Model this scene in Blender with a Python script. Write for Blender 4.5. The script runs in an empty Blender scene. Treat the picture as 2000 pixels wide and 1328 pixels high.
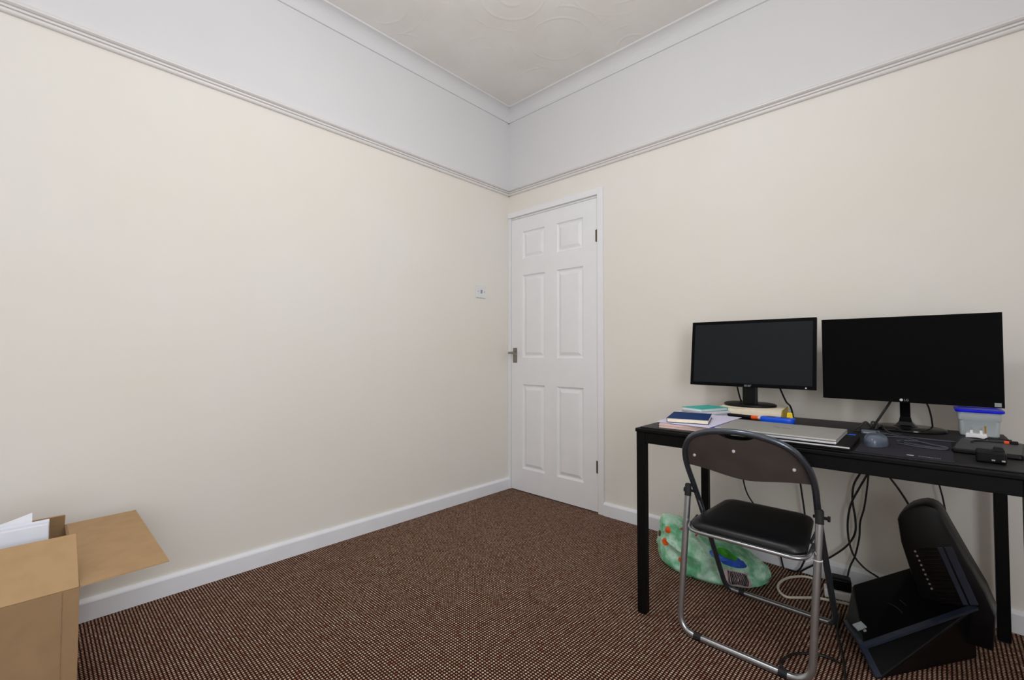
import bpy, bmesh, math, random
from mathutils import Vector, Matrix
random.seed(7)
S = bpy.context.scene
COL = S.collection
PI = math.pi

# ------------------------------------------------------------------ camera
cam_d = bpy.data.cameras.new('camera')
cam = bpy.data.objects.new('camera', cam_d)
COL.objects.link(cam)
YAW, PITCH, ROLL, FPX = 0.7550, 0.0286, 0.0013, 884.26
fw = Vector((-math.sin(YAW) * math.cos(PITCH), math.cos(YAW) * math.cos(PITCH), math.sin(PITCH)))
rt = Vector((math.cos(YAW), math.sin(YAW), 0))
up = rt.cross(fw)
r2 = rt * math.cos(ROLL) + up * math.sin(ROLL)
u2 = -rt * math.sin(ROLL) + up * math.cos(ROLL)
M = Matrix((r2, u2, -fw)).transposed().to_4x4()
M.translation = Vector((2.3168, -2.4266, 0.9892))
cam.matrix_world = M
cam_d.sensor_fit = 'HORIZONTAL'
cam_d.sensor_width = 36.0
cam_d.lens = FPX / 2000.0 * 36.0
cam_d.clip_start = 0.02
S.camera = cam

# ------------------------------------------------------------------ world, light, exposure
w = bpy.data.worlds.new('world'); S.world = w; w.use_nodes = True
bg = w.node_tree.nodes['Background']
bg.inputs[0].default_value = (0.80, 0.89, 1.0, 1); bg.inputs[1].default_value = 1.2

def area(name, loc, direction, sx, sy, energy, col):
    d = bpy.data.lights.new(name, 'AREA'); d.shape = 'RECTANGLE'; d.size = sx; d.size_y = sy
    d.energy = energy; d.color = col
    o = bpy.data.objects.new(name, d); COL.objects.link(o); o.location = loc
    o.rotation_euler = Vector(direction).to_track_quat('-Z', 'Y').to_euler()
    return o
RX, RY, RH = 3.30, -3.60, 2.785            # room: x 0..RX, y RY..0, height RH
# daylight through the window in the wall behind the camera (sits in the window opening)
area('window_daylight', (RX + 0.03, -2.72, 1.42), (-1, 0.22, -0.04), 1.2, 1.50, 37, (0.93, 0.965, 1.0))
# pendant globe lamp of the room (its fixture is built below, out of frame overhead)
LAMP = (1.52, -1.62, 2.20)
ld_ = bpy.data.lights.new('pendant_lamp_light', 'POINT'); ld_.energy = 24; ld_.color = (0.965, 0.985, 1.0); ld_.shadow_soft_size = 0.13
lo_ = bpy.data.objects.new('pendant_lamp_light', ld_); COL.objects.link(lo_); lo_.location = LAMP
S.view_settings.view_transform = 'Standard'
S.view_settings.look = 'None'
S.view_settings.exposure = -0.05
S.view_settings.gamma = 1.0
S.view_settings.use_curve_mapping = False
S.cycles.use_denoising = True
S.cycles.max_bounces = 10
S.cycles.diffuse_bounces = 6

# ------------------------------------------------------------------ material helpers
def srgb(r, g, b):
    f = lambda c: (c / 255 / 12.92) if c / 255 <= 0.04045 else ((c / 255 + 0.055) / 1.055) ** 2.4
    return (f(r), f(g), f(b), 1)
class NT:
    def __init__(s, name):
        s.m = bpy.data.materials.new(name); s.m.use_nodes = True
        s.t = s.m.node_tree; s.b = s.t.nodes['Principled BSDF']
    def n(s, typ, **kw):
        o = s.t.nodes.new(typ)
        for k, v in kw.items(): setattr(o, k, v)
        return o
    def l(s, a, b): s.t.links.new(a, b)
    def math(s, op, a, b=None):
        o = s.n('ShaderNodeMath', operation=op)
        for i, v in enumerate((a, b)):
            if v is None: continue
            if isinstance(v, (int, float)): o.inputs[i].default_value = v
            else: s.l(v, o.inputs[i])
        return o.outputs[0]
    def coord(s): return s.n('ShaderNodeTexCoord').outputs['Object']
    def noise(s, scale, detail=3, vec=None, rough=0.5):
        o = s.n('ShaderNodeTexNoise'); o.inputs['Scale'].default_value = scale
        o.inputs['Detail'].default_value = detail; o.inputs['Roughness'].default_value = rough
        s.l(vec or s.coord(), o.inputs['Vector']); return o.outputs['Fac']
    def ramp(s, fac, stops):
        o = s.n('ShaderNodeValToRGB'); e = o.color_ramp.elements
        while len(e) < len(stops): e.new(0.5)
        for i, (p, c) in enumerate(stops): e[i].position = p; e[i].color = c
        s.l(fac, o.inputs[0]); return o.outputs[0]
    def mix(s, fac, a, b):
        o = s.n('ShaderNodeMix', data_type='RGBA')
        for sock, v in ((o.inputs[0], fac), (o.inputs[6], a), (o.inputs[7], b)):
            if isinstance(v, (int, float)): sock.default_value = v
            elif isinstance(v, tuple): sock.default_value = v
            else: s.l(v, sock)
        return o.outputs[2]
    def base(s, c):
        if isinstance(c, tuple): s.b.inputs['Base Color'].default_value = c
        else: s.l(c, s.b.inputs['Base Color'])
    def bump(s, h, strength=0.3, dist=0.002):
        o = s.n('ShaderNodeBump'); o.inputs['Strength'].default_value = strength
        o.inputs['Distance'].default_value = dist; s.l(h, o.inputs['Height'])
        s.l(o.outputs[0], s.b.inputs['Normal'])
    def set(s, rough=0.5, metal=0.0, spec=None, trans=None, alpha=None, ior=None, sheen=None):
        s.b.inputs['Roughness'].default_value = rough; s.b.inputs['Metallic'].default_value = metal
        if spec is not None: s.b.inputs['Specular IOR Level'].default_value = spec
        if trans is not None: s.b.inputs['Transmission Weight'].default_value = trans
        if alpha is not None: s.b.inputs['Alpha'].default_value = alpha
        if ior is not None: s.b.inputs['IOR'].default_value = ior
        return s.m
def plain(name, col, rough=0.5, metal=0.0, var=0.06, scale=30, bump=0.0, bscale=200, spec=None):
    t = NT(name)
    c0 = tuple(max(0, c * (1 - var)) for c in col[:3]) + (1,)
    c1 = tuple(min(1, c * (1 + var)) for c in col[:3]) + (1,)
    t.base(t.ramp(t.noise(scale), [(0.3, c0), (0.7, c1)]))
    if bump: t.bump(t.noise(bscale, 2), bump, 0.001)
    return t.set(rough, metal, spec)

MAT = {}
def wall_mat():
    t = NT('cream_wallpaper')
    c = t.coord()
    big = t.noise(1.3, 4, c)
    col = t.ramp(big, [(0.3, srgb(231, 226, 217)), (0.72, srgb(233, 230, 225))])
    mp = t.n('ShaderNodeMapping'); mp.inputs['Scale'].default_value = (3, 3, 0.5); t.l(c, mp.inputs[0])
    st = t.noise(2.0, 3, mp.outputs[0])
    col = t.mix(t.ramp(st, [(0.60, (0, 0, 0, 1)), (0.78, (0.4, 0.4, 0.4, 1))]), col, srgb(228, 225, 222))
    t.base(col)
    t.bump(t.noise(160, 3, c), 0.12, 0.001)
    return t.set(0.75, spec=0.25)
MAT['wall'] = wall_mat()
MAT['frieze'] = plain('white_frieze_paint', srgb(220, 219, 221), 0.7, var=0.015, scale=2, bump=0.08, spec=0.25)
MAT['gloss'] = plain('white_gloss_paint', srgb(236, 236, 239), 0.33, var=0.015, scale=6, bump=0.03, bscale=60)
MAT['railpaint'] = plain('white_rail_paint', srgb(222, 219, 218), 0.4, var=0.02, scale=6)
MAT['dooroff'] = plain('white_door_paint', srgb(236, 236, 239), 0.4, var=0.015, scale=9, bump=0.05, bscale=90)
MAT['skirt'] = plain('white_skirting_paint', srgb(236, 238, 244), 0.38, var=0.02, scale=9, bump=0.05, bscale=60)
def ceil_mat():
    t = NT('textured_ceiling')
    c = t.coord()
    v = t.n('ShaderNodeTexVoronoi'); v.inputs['Scale'].default_value = 2.3; t.l(c, v.inputs['Vector'])
    ring = t.math('SINE', t.math('MULTIPLY', v.outputs['Distance'], 34.0))
    ring = t.math('MULTIPLY', t.math('POWER', t.math('MAXIMUM', ring, 0.0), 6.0), t.ramp(t.noise(4.5, 2, c), [(0.46, (0, 0, 0, 1)), (0.58, (1, 1, 1, 1))]))
    h = t.math('ADD', ring, t.math('MULTIPLY', t.noise(35, 4, c), 0.5))
    t.base(t.ramp(t.noise(4, 3, c), [(0.3, srgb(226, 222, 217)), (0.7, srgb(232, 229, 225))]))
    t.bump(h, 0.32, 0.004)
    return t.set(0.8, spec=0.2)
MAT['ceil'] = ceil_mat()
def carpet_mat():
    t = NT('brown_loop_carpet')
    sp = t.n('ShaderNodeSeparateXYZ'); t.l(t.coord(), sp.inputs[0])
    u = t.math('MULTIPLY', sp.outputs[0], 1 / 0.0112); v0 = t.math('MULTIPLY', sp.outputs[1], 1 / 0.0098)
    row = t.math('FLOOR', u)
    v = v0
    dot = t.math('MULTIPLY', t.math('ABSOLUTE', t.math('SINE', t.math('MULTIPLY', u, PI))),
                 t.math('ABSOLUTE', t.math('SINE', t.math('MULTIPLY', v, PI))))
    cb = t.n('ShaderNodeCombineXYZ'); t.l(row, cb.inputs[0]); t.l(t.math('FLOOR', v), cb.inputs[1])
    wn = t.n('ShaderNodeTexWhiteNoise'); wn.noise_dimensions = '2D'; t.l(cb.outputs[0], wn.inputs['Vector'])
    loop = t.ramp(wn.outputs['Value'], [(0.0, srgb(168, 122, 102)), (0.25, srgb(212, 178, 156)), (0.5, srgb(186, 146, 124)),
                                        (0.75, srgb(228, 202, 178)), (0.93, srgb(186, 150, 116)), (1.0, srgb(170, 96, 78))])
    col = t.mix(t.ramp(dot, [(0.42, (0, 0, 0, 1)), (0.74, (1, 1, 1, 1))]), srgb(40, 20, 16), loop)
    big = t.noise(3, 3)
    col = t.mix(t.math('MULTIPLY', big, 0.22), col, srgb(80, 48, 40))
    t.base(col)
    t.bump(dot, 0.7, 0.004)
    return t.set(0.95, spec=0.1)
MAT['carpet'] = carpet_mat()
MAT['card'] = plain('brown_cardboard_shaded', srgb(150, 122, 91), 0.85, var=0.05, scale=25, bump=0.06, bscale=120, spec=0.15)  # shade of the box sides put into the colour, darker than flaps
MAT['card_in'] = plain('cardboard_inner', srgb(174, 143, 107), 0.85, var=0.05, scale=25, bump=0.06, bscale=120, spec=0.15)
MAT['card_edge'] = plain('cardboard_cut_edge', srgb(134, 106, 76), 0.9, var=0.15, scale=90)
MAT['paper'] = plain('white_paper', srgb(226, 228, 238), 0.7, var=0.02)
MAT['paper_lilac'] = plain('lilac_white_paper', srgb(216, 212, 236), 0.7, var=0.02)
MAT['paper_pink'] = plain('pink_pad_edge', srgb(224, 196, 190), 0.75, var=0.05, scale=60)
MAT['cream'] = plain('cream_pages', srgb(246, 233, 208), 0.8, var=0.05, scale=70)
MAT['navy'] = plain('navy_cover', srgb(12, 52, 104), 0.7, var=0.1, spec=0.12)
MAT['teal'] = plain('teal_cover', srgb(14, 186, 170), 0.45, var=0.05)
MAT['yellow'] = plain('yellow_cover', srgb(214, 186, 40), 0.5, var=0.08)
MAT['yellow2'] = plain('yellow_plastic', srgb(250, 214, 10), 0.4, var=0.03)
MAT['blue'] = plain('blue_plastic', srgb(14, 88, 236), 0.35, var=0.04)
MAT['lid_blue'] = plain('blue_lid_plastic', srgb(10, 30, 235), 0.35, var=0.04)
MAT['orange'] = plain('orange_plastic', srgb(248, 84, 16), 0.4, var=0.04)
MAT['green'] = plain('green_card', srgb(70, 170, 50), 0.5)
MAT['blackmetal'] = plain('black_powder_coat', srgb(9, 9, 10), 0.5, var=0.15, scale=80, bump=0.04, bscale=500, spec=0.15)
MAT['blacktop'] = plain('black_desk_top', srgb(30, 29, 31), 0.5, var=0.12, scale=14, bump=0.04, bscale=400, spec=0.25)
MAT['black'] = plain('black_plastic', srgb(12, 12, 13), 0.4, var=0.1, spec=0.2)
MAT['black_gloss'] = plain('black_gloss_plastic', srgb(8, 8, 9), 0.15, var=0.1, spec=0.3)
MAT['bezel'] = plain('black_bezel', srgb(10, 10, 11), 0.35, var=0.05, spec=0.06)
MAT['rubber'] = plain('black_rubber', srgb(20, 20, 24), 0.7, var=0.1)
MAT['cable'] = plain('black_cable_sheath', srgb(15, 14, 14), 0.55, var=0.1)
MAT['greycable'] = plain('grey_cable_sheath', srgb(74, 78, 88), 0.5, var=0.1)
MAT['whiteplastic'] = plain('white_plastic', srgb(226, 226, 228), 0.4, var=0.02)
MAT['creamplastic'] = plain('off_white_plastic', srgb(214, 206, 188), 0.45, var=0.03)
MAT['screen1'] = plain('matt_screen', srgb(30, 32, 36), 0.45, var=0.03, spec=0.12)
MAT['screen2'] = plain('dark_screen', srgb(12, 12, 13), 0.35, var=0.03, spec=0.04)
MAT['chrome'] = plain('grey_chrome_tube', srgb(172, 174, 178), 0.28, metal=0.9, var=0.04)
MAT['hoop'] = plain('dark_grey_tube', srgb(92, 98, 108), 0.26, metal=0.75, var=0.05)
MAT['brass'] = plain('brass_pin', srgb(190, 150, 70), 0.3, metal=1)
MAT['steel'] = plain('steel', srgb(190, 190, 186), 0.3, metal=1, var=0.03)
MAT['nickel'] = plain('satin_nickel', srgb(150, 146, 138), 0.35, metal=0.9, var=0.04)
MAT['bronze'] = plain('aged_brass_hinge', srgb(96, 84, 66), 0.4, metal=0.8, var=0.15)
MAT['backboard'] = plain('brown_grey_backrest', srgb(112, 103, 100), 0.45, var=0.12, scale=10, bump=0.05, bscale=250, spec=0.35)
MAT['vinyl'] = plain('black_vinyl', srgb(14, 14, 18), 0.42, var=0.1, bump=0.08, bscale=350)
MAT['silver'] = plain('silver_laptop_lid', srgb(186, 184, 180), 0.42, metal=0.45, var=0.02)
MAT['silver_edge'] = plain('bright_silver_edge', srgb(226, 226, 232), 0.3, metal=0.5, var=0.02)
MAT['logo'] = plain('dark_logo', srgb(92, 90, 84), 0.4)
MAT['logo_w'] = plain('pale_logo', srgb(215, 215, 222), 0.5)
MAT['logo_g'] = plain('grey_logo', srgb(150, 150, 152), 0.5)
MAT['mat'] = plain('black_cloth_mat', srgb(42, 40, 48), 0.9, var=0.1, bump=0.1, bscale=600, spec=0.2)
MAT['tablet'] = plain('dark_grey_cover', srgb(64, 66, 66), 0.5, var=0.06)
MAT['mouse'] = plain('blue_grey_mouse', srgb(86, 96, 112), 0.25, var=0.05)  # tone of the mouse's highlight put into the base colour
MAT['sticker'] = plain('grey_sticker', srgb(150, 156, 160), 0.6, var=0.2, scale=300)
MAT['appliance'] = plain('black_appliance_plastic', srgb(7, 7, 9), 0.35, var=0.1, spec=0.25)
MAT['strip'] = plain('slate_blue_strip_and_glint', srgb(40, 47, 62), 0.2, var=0.08, spec=0.6)  # rim and arc highlights put into this blue, shared with the stripes
MAT['violet'] = plain('violet_blue_cover', srgb(84, 86, 170), 0.5)
def tub_mat():
    t = NT('frosted_plastic'); t.base(srgb(214, 222, 226))
    return t.set(0.35, trans=0.35, ior=1.3)
MAT['tub'] = tub_mat()
def pane_mat():
    t = NT('window_glass')
    tr = t.n('ShaderNodeBsdfTransparent'); gl = t.n('ShaderNodeBsdfGlossy'); gl.inputs['Roughness'].default_value = 0.02
    mx = t.n('ShaderNodeMixShader'); mx.inputs[0].default_value = 0.06
    t.l(tr.outputs[0], mx.inputs[1]); t.l(gl.outputs[0], mx.inputs[2])
    t.l(mx.outputs[0], t.t.nodes['Material Output'].inputs['Surface'])
    return t.m
MAT['pane'] = pane_mat()
def bag_mat():
    t = NT('green_printed_polythene')
    c = t.coord()
    n = t.noise(11, 4, c, 0.6)
    col = t.ramp(n, [(0.30, srgb(58, 140, 92)), (0.46, srgb(120, 196, 152)), (0.60, srgb(196, 232, 212)), (0.75, srgb(84, 172, 122))])  # pale stops paint crumple highlights into the green
    v = t.n('ShaderNodeTexVoronoi'); v.inputs['Scale'].default_value = 15; t.l(c, v.inputs['Vector'])
    wv = t.n('ShaderNodeSeparateColor'); t.l(v.outputs['Color'], wv.inputs[0])
    msk = t.math('MULTIPLY', t.math('LESS_THAN', v.outputs['Distance'], 0.26), t.math('GREATER_THAN', wv.outputs[0], 0.45))
    sp = t.n('ShaderNodeSeparateXYZ'); t.l(c, sp.inputs[0])
    left = t.math('LESS_THAN', sp.outputs[0], -0.03)
    col = t.mix(t.math('MULTIPLY', msk, left), col, t.ramp(wv.outputs[1], [(0.3, srgb(232, 96, 30)), (0.6, srgb(200, 60, 40)), (0.9, srgb(80, 60, 40))]))
    t.base(col)
    t.bump(t.noise(28, 4, c, 0.65), 0.35, 0.004)
    t.b.inputs['Subsurface Weight'].default_value = 0.0
    return t.set(0.35, spec=0.5)
MAT['bag'] = bag_mat()

# ------------------------------------------------------------------ mesh helpers
def nb(): return bmesh.new()
def box(bm, x0, x1, y0, y1, z0, z1, bev=0.0, seg=2, mi=0):
    vs = [bm.verts.new(p) for p in ((x0,y0,z0),(x1,y0,z0),(x1,y1,z0),(x0,y1,z0),(x0,y0,z1),(x1,y0,z1),(x1,y1,z1),(x0,y1,z1))]
    fs = [bm.faces.new([vs[i] for i in q]) for q in ((3,2,1,0),(4,5,6,7),(0,1,5,4),(1,2,6,5),(2,3,7,6),(3,0,4,7))]
    for f in fs: f.material_index = mi
    if bev > 0:
        es = list({e for f in fs for e in f.edges})
        bmesh.ops.bevel(bm, geom=es, offset=bev, segments=seg, affect='EDGES', profile=0.5)
    return vs
def smooth_path(pts, n=6, closed=False):
    P = [Vector(p) for p in pts]; out = []
    m = len(P)
    rng = range(m) if closed else range(m - 1)
    for i in rng:
        if closed: p0, p1, p2, p3 = P[(i-1) % m], P[i], P[(i+1) % m], P[(i+2) % m]
        else: p0, p1, p2, p3 = P[max(i-1, 0)], P[i], P[i+1], P[min(i+2, m-1)]
        for k in range(n):
            t = k / n
            out.append(0.5 * ((2*p1) + (-p0+p2)*t + (2*p0-5*p1+4*p2-p3)*t*t + (-p0+3*p1-3*p2+p3)*t**3))
    if not closed: out.append(P[-1])
    return out
def round_path(pts, r, n=6):
    P = [Vector(p) for p in pts]; out = [P[0]]
    for i in range(1, len(P) - 1):
        a = (P[i-1] - P[i]); b = (P[i+1] - P[i])
        rr = min(r, a.length * .45, b.length * .45)
        A = P[i] + a.normalized() * rr; B = P[i] + b.normalized() * rr
        for k in range(n + 1):
            t = k / n
            out.append((1-t)**2 * A + 2*t*(1-t) * P[i] + t*t * B)
    out.append(P[-1]); return out
def tube(bm, pts, r, seg=10, closed=False, cap=True, radii=None):
    P = [Vector(p) for p in pts]; n = len(P)
    tang = []
    for i in range(n):
        if closed: d = P[(i+1) % n] - P[i-1]
        else: d = P[min(i+1, n-1)] - P[max(i-1, 0)]
        tang.append(d.normalized())
    ref = Vector((0, 0, 1)) if abs(tang[0].z) < 0.9 else Vector((1, 0, 0))
    nrm = (ref - tang[0] * ref.dot(tang[0])).normalized()
    rings = []
    for i in range(n):
        nrm = (nrm - tang[i] * nrm.dot(tang[i])).normalized()
        bi = tang[i].cross(nrm)
        rr = radii[i] if radii else r
        rings.append([bm.verts.new(P[i] + (nrm * math.cos(2*PI*k/seg) + bi * math.sin(2*PI*k/seg)) * rr) for k in range(seg)])
    m = n if closed else n - 1
    for i in range(m):
        a, b = rings[i], rings[(i+1) % n]
        for k in range(seg):
            bm.faces.new((a[k], a[(k+1) % seg], b[(k+1) % seg], b[k]))
    if cap and not closed:
        bm.faces.new(list(reversed(rings[0]))); bm.faces.new(rings[-1])
def lathe(bm, prof, seg=24, sx=1.0, sy=1.0, off=(0, 0, 0)):
    rings = []
    for r, z in prof:
        if r < 1e-6: rings.append([bm.verts.new((off[0], off[1], z + off[2]))])
        else: rings.append([bm.verts.new((off[0] + r*sx*math.cos(2*PI*k/seg), off[1] + r*sy*math.sin(2*PI*k/seg), z + off[2])) for k in range(seg)])
    for a, b in zip(rings, rings[1:]):
        for k in range(seg):
            k2 = (k+1) % seg
            if len(a) == 1 and len(b) == 1: continue
            if len(a) == 1: bm.faces.new((a[0], b[k2], b[k]))
            elif len(b) == 1: bm.faces.new((a[k], a[k2], b[0]))
            else: bm.faces.new((a[k], a[k2], b[k2], b[k]))
def prism(bm, poly, fn0, fn1, bev=0.0):
    """poly: 2-D points; fn0/fn1 map a 2-D point to the two 3-D caps."""
    a = [bm.verts.new(fn0(p)) for p in poly]; b = [bm.verts.new(fn1(p)) for p in poly]
    n = len(poly)
    f = [bm.faces.new(a), bm.faces.new(list(reversed(b)))]
    for i in range(n): f.append(bm.faces.new((a[i], b[i], b[(i+1) % n], a[(i+1) % n])))
    bmesh.ops.recalc_face_normals(bm, faces=bm.faces[:])
    if bev: bmesh.ops.bevel(bm, geom=list(set(f[0].edges) | set(f[1].edges)), offset=bev, segments=2, affect='EDGES', profile=0.5)
def hull(bm, pts, bev=0.0):
    vs = [bm.verts.new(p) for p in pts]
    bmesh.ops.convex_hull(bm, input=vs)
    bmesh.ops.dissolve_limit(bm, angle_limit=0.02, verts=bm.verts[:], edges=bm.edges[:])
    if bev: bmesh.ops.bevel(bm, geom=bm.edges[:], offset=bev, segments=2, affect='EDGES', profile=0.5)
def sheet(bm, f, nu, nv, th=0.0, nrm=Vector((0, 0, 1))):
    g = [[bm.verts.new(f(i/nu, j/nv)) for j in range(nv+1)] for i in range(nu+1)]
    for i in range(nu):
        for j in range(nv): bm.faces.new((g[i][j], g[i+1][j], g[i+1][j+1], g[i][j+1]))
    if th:
        bm.normal_update()
        bmesh.ops.solidify(bm, geom=bm.faces[:], thickness=th)
def obj(name, bm, mat, parent=None, sm=False, loc=None, kind=None):
    bmesh.ops.recalc_face_normals(bm, faces=bm.faces[:])
    if loc is not None: bmesh.ops.translate(bm, vec=-Vector(loc), verts=bm.verts[:])
    me = bpy.data.meshes.new(name); bm.to_mesh(me); bm.free()
    for m in (mat if isinstance(mat, (list, tuple)) else [mat]): me.materials.append(MAT[m])
    o = bpy.data.objects.new(name, me); COL.objects.link(o)
    if parent: o.parent = parent
    if loc is not None: o.location = loc
    if kind: o['kind'] = kind
    if sm:
        for p in me.polygons: p.use_smooth = True
        try: me.set_sharp_from_angle(angle=math.radians(40))
        except Exception: pass
    return o
def tag(o, label, cat, group=None):
    o['label'] = label; o['category'] = cat
    if group: o['group'] = group
    return o
def thing(name, label, cat, loc=(0, 0, 0), rz=0.0, group=None):
    o = bpy.data.objects.new(name, None); COL.objects.link(o)
    o.empty_display_size = 0.05
    o.location = loc; o.rotation_euler = (0, 0, rz)
    return tag(o, label, cat, group)
def wpart(name, bm, mat, parent, sm=False):
    """bm is in world space; parent chain is an unrotated Empty (and maybe one part below it)."""
    top = parent
    while top.parent: top = top.parent
    bmesh.ops.translate(bm, vec=-top.location, verts=bm.verts[:])
    return obj(name, bm, mat, parent, sm)
def text_bm(s, size, depth=0.0005):
    cu = bpy.data.curves.new('t', 'FONT'); cu.body = s; cu.size = size; cu.extrude = depth
    cu.align_x = 'CENTER'; cu.align_y = 'CENTER'; cu.resolution_u = 3
    o = bpy.data.objects.new('t', cu); COL.objects.link(o)
    dg = bpy.context.evaluated_depsgraph_get()
    me = bpy.data.meshes.new_from_object(o.evaluated_get(dg))
    bm = nb(); bm.from_mesh(me)
    bpy.data.objects.remove(o); bpy.data.curves.remove(cu); bpy.data.meshes.remove(me)
    return bm
def xf(bm, Mx): bmesh.ops.transform(bm, matrix=Mx, verts=bm.verts[:]); return bm
def place(loc, rz=0, rx=0, ry=0):
    return Matrix.Translation(loc) @ Matrix.Rotation(rz, 4, 'Z') @ Matrix.Rotation(ry, 4, 'Y') @ Matrix.Rotation(rx, 4, 'X')

# ------------------------------------------------------------------ structure
RAIL0, RAIL1, CORN = 2.155, 2.206, 2.707
T = 0.12
bm = nb(); box(bm, 0, RX, RY, 0, -0.05, 0); obj('floor', bm, 'carpet', kind='structure')
bm = nb(); box(bm, -T, RX + T, RY - T, T, RH, RH + 0.05); obj('ceiling', bm, 'ceil', kind='structure')
ZS = 2.18
def wall(name, parts):
    b = nb()
    for (x0, x1, y0, y1, z0, z1) in parts:
        if z0 < ZS < z1:
            box(b, x0, x1, y0, y1, z0, ZS, mi=0); box(b, x0, x1, y0, y1, ZS, z1, mi=1)
        else: box(b, x0, x1, y0, y1, z0, z1, mi=0 if z1 <= ZS else 1)
    return obj(name, b, ['wall', 'frieze'], kind='structure')
DX0, DX1, DZ = 0.022, 0.776, 1.985
bm = nb(); box(bm, -T, 1.0, T, T + 0.08, -0.05, 2.2); obj('door_backing', bm, 'wall', kind='structure')  # unseen box added behind the door to block light at the gap
bm = nb(); box(bm, 0.0, 0.9, 0.0, T, -0.05, 0.0); obj('trim_13', bm, 'carpet', kind='structure')
wall('wall_left', [(-T, 0, RY - T, T, 0, RH)])
wall('wall_back', [(0, DX0, 0, T, 0, RH), (DX0, DX1, 0, T, DZ, RH), (DX1, RX + T, 0, T, 0, RH)])
WY0, WY1, WZ0, WZ1 = -3.32, -2.12, 0.65, 2.17
wall('wall_front', [(0, RX + T, RY - T, RY, 0, RH)])
wall('wall_right', [(RX, RX + T, RY, WY0, 0, RH), (RX, RX + T, WY1, 0, 0, RH), (RX, RX + T, WY0, WY1, 0, WZ0), (RX, RX + T, WY0, WY1, WZ1, RH)])
# window in the right-hand wall, out of frame beside the camera
b = nb()
for y in (WY0, WY1 - 0.05, (WY0 + WY1) / 2 - 0.025): box(b, RX + 0.05, RX + 0.11, y, y + 0.05, WZ0, WZ1, 0.004)
for z in (WZ0, WZ1 - 0.05): box(b, RX + 0.05, RX + 0.11, WY0, WY1, z, z + 0.05, 0.004)
win = obj('window_1', b, 'gloss', kind='structure')
for k in range(2):
    y0 = WY0 + 0.05 + k * 0.575
    b = nb(); box(b, RX + 0.079, RX + 0.083, y0, y0 + 0.525, WZ0 + 0.05, WZ1 - 0.05); obj('pane', b, 'pane', win)
b = nb(); box(b, RX - 0.06, RX + 0.05, WY0 - 0.04, WY1 + 0.04, WZ0 - 0.03, WZ0, 0.006); obj('window_sill', b, 'gloss', win)

def run(name, prof, wall_side, a0, a1, mat, sm=True):
    """profile (protrusion, z) swept along a wall."""
    b = nb()
    if wall_side == 'left':  f = lambda a: (lambda p: (p[0], a, p[1]))
    elif wall_side == 'back': f = lambda a: (lambda p: (a, -p[0], p[1]))
    elif wall_side == 'right': f = lambda a: (lambda p: (RX - p[0], a, p[1]))
    else: f = lambda a: (lambda p: (a, RY + p[0], p[1]))
    prism(b, prof, f(a0), f(a1))
    return obj(name, b, mat, kind='structure', sm=False)
rail = [(-0.005, RAIL1), (0.014, RAIL1), (0.023, RAIL1 - 0.004), (0.026, RAIL1 - 0.010), (0.025, RAIL1 - 0.016), (0.018, RAIL1 - 0.021),
        (0.010, RAIL1 - 0.022), (0.010, RAIL1 - 0.026), (0.018, RAIL1 - 0.028), (0.018, RAIL1 - 0.034), (0.010, RAIL1 - 0.0355),
        (0.010, RAIL1 - 0.0385), (0.017, RAIL1 - 0.040), (0.016, RAIL1 - 0.047), (0.012, RAIL0), (-0.005, RAIL0)]
cv = [(-0.005, CORN), (0.010, CORN), (0.010, CORN + 0.005)]
R = 0.063
for k in range(9):
    a = PI / 2 * k / 8
    cv.append((0.010 + R - R * math.cos(a), CORN + 0.005 + R * math.sin(a)))
cv += [(0.080, RH - 0.010), (0.080, RH + 0.004), (-0.005, RH + 0.004)]
sk = [(-0.005, 0), (0.018, 0), (0.018, 0.066), (0.016, 0.071), (0.008, 0.079), (-0.005, 0.080)]
run('trim_1', rail, 'left', RY, 0, 'railpaint'); run('trim_2', rail, 'back', 0, RX, 'railpaint')
run('trim_3', rail, 'right', RY, 0, 'railpaint'); run('trim_4', rail, 'front', 0, RX, 'railpaint')
run('trim_5', cv, 'left', RY, 0, 'frieze'); run('trim_6', cv, 'back', 0, RX, 'frieze')
run('trim_7', cv, 'right', RY, 0, 'frieze'); run('trim_8', cv, 'front', 0, RX, 'frieze')
run('baseboard_left', sk, 'left', RY, -0.004, 'skirt'); run('baseboard_back', sk, 'back', 0.815, RX, 'skirt')
run('baseboard_right', sk, 'right', RY, 0, 'skirt'); run('baseboard_front', sk, 'front', 0, RX, 'skirt')

# door casing
b = nb(); box(b, DX1, 0.815, -0.016, 0.0, 0, DZ + 0.040, 0.003); obj('trim_9', b, 'gloss', kind='structure')
b = nb(); box(b, 0.0, DX1, -0.016, 0.0, DZ, DZ + 0.040, 0.003); obj('trim_10', b, 'gloss', kind='structure')
b = nb(); box(b, 0.0, DX0 + 0.006, -0.006, 0.0, 0, DZ, 0.002); obj('trim_11', b, 'gloss', kind='structure')
b = nb(); box(b, DX0, DX1, 0.004, T, DZ - 0.012, DZ); box(b, DX1 - 0.004, DX1, 0.006, T, 0, DZ); box(b, DX0, DX0 + 0.005, 0.006, T, 0, DZ); obj('trim_12', b, 'gloss', kind='structure')
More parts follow.
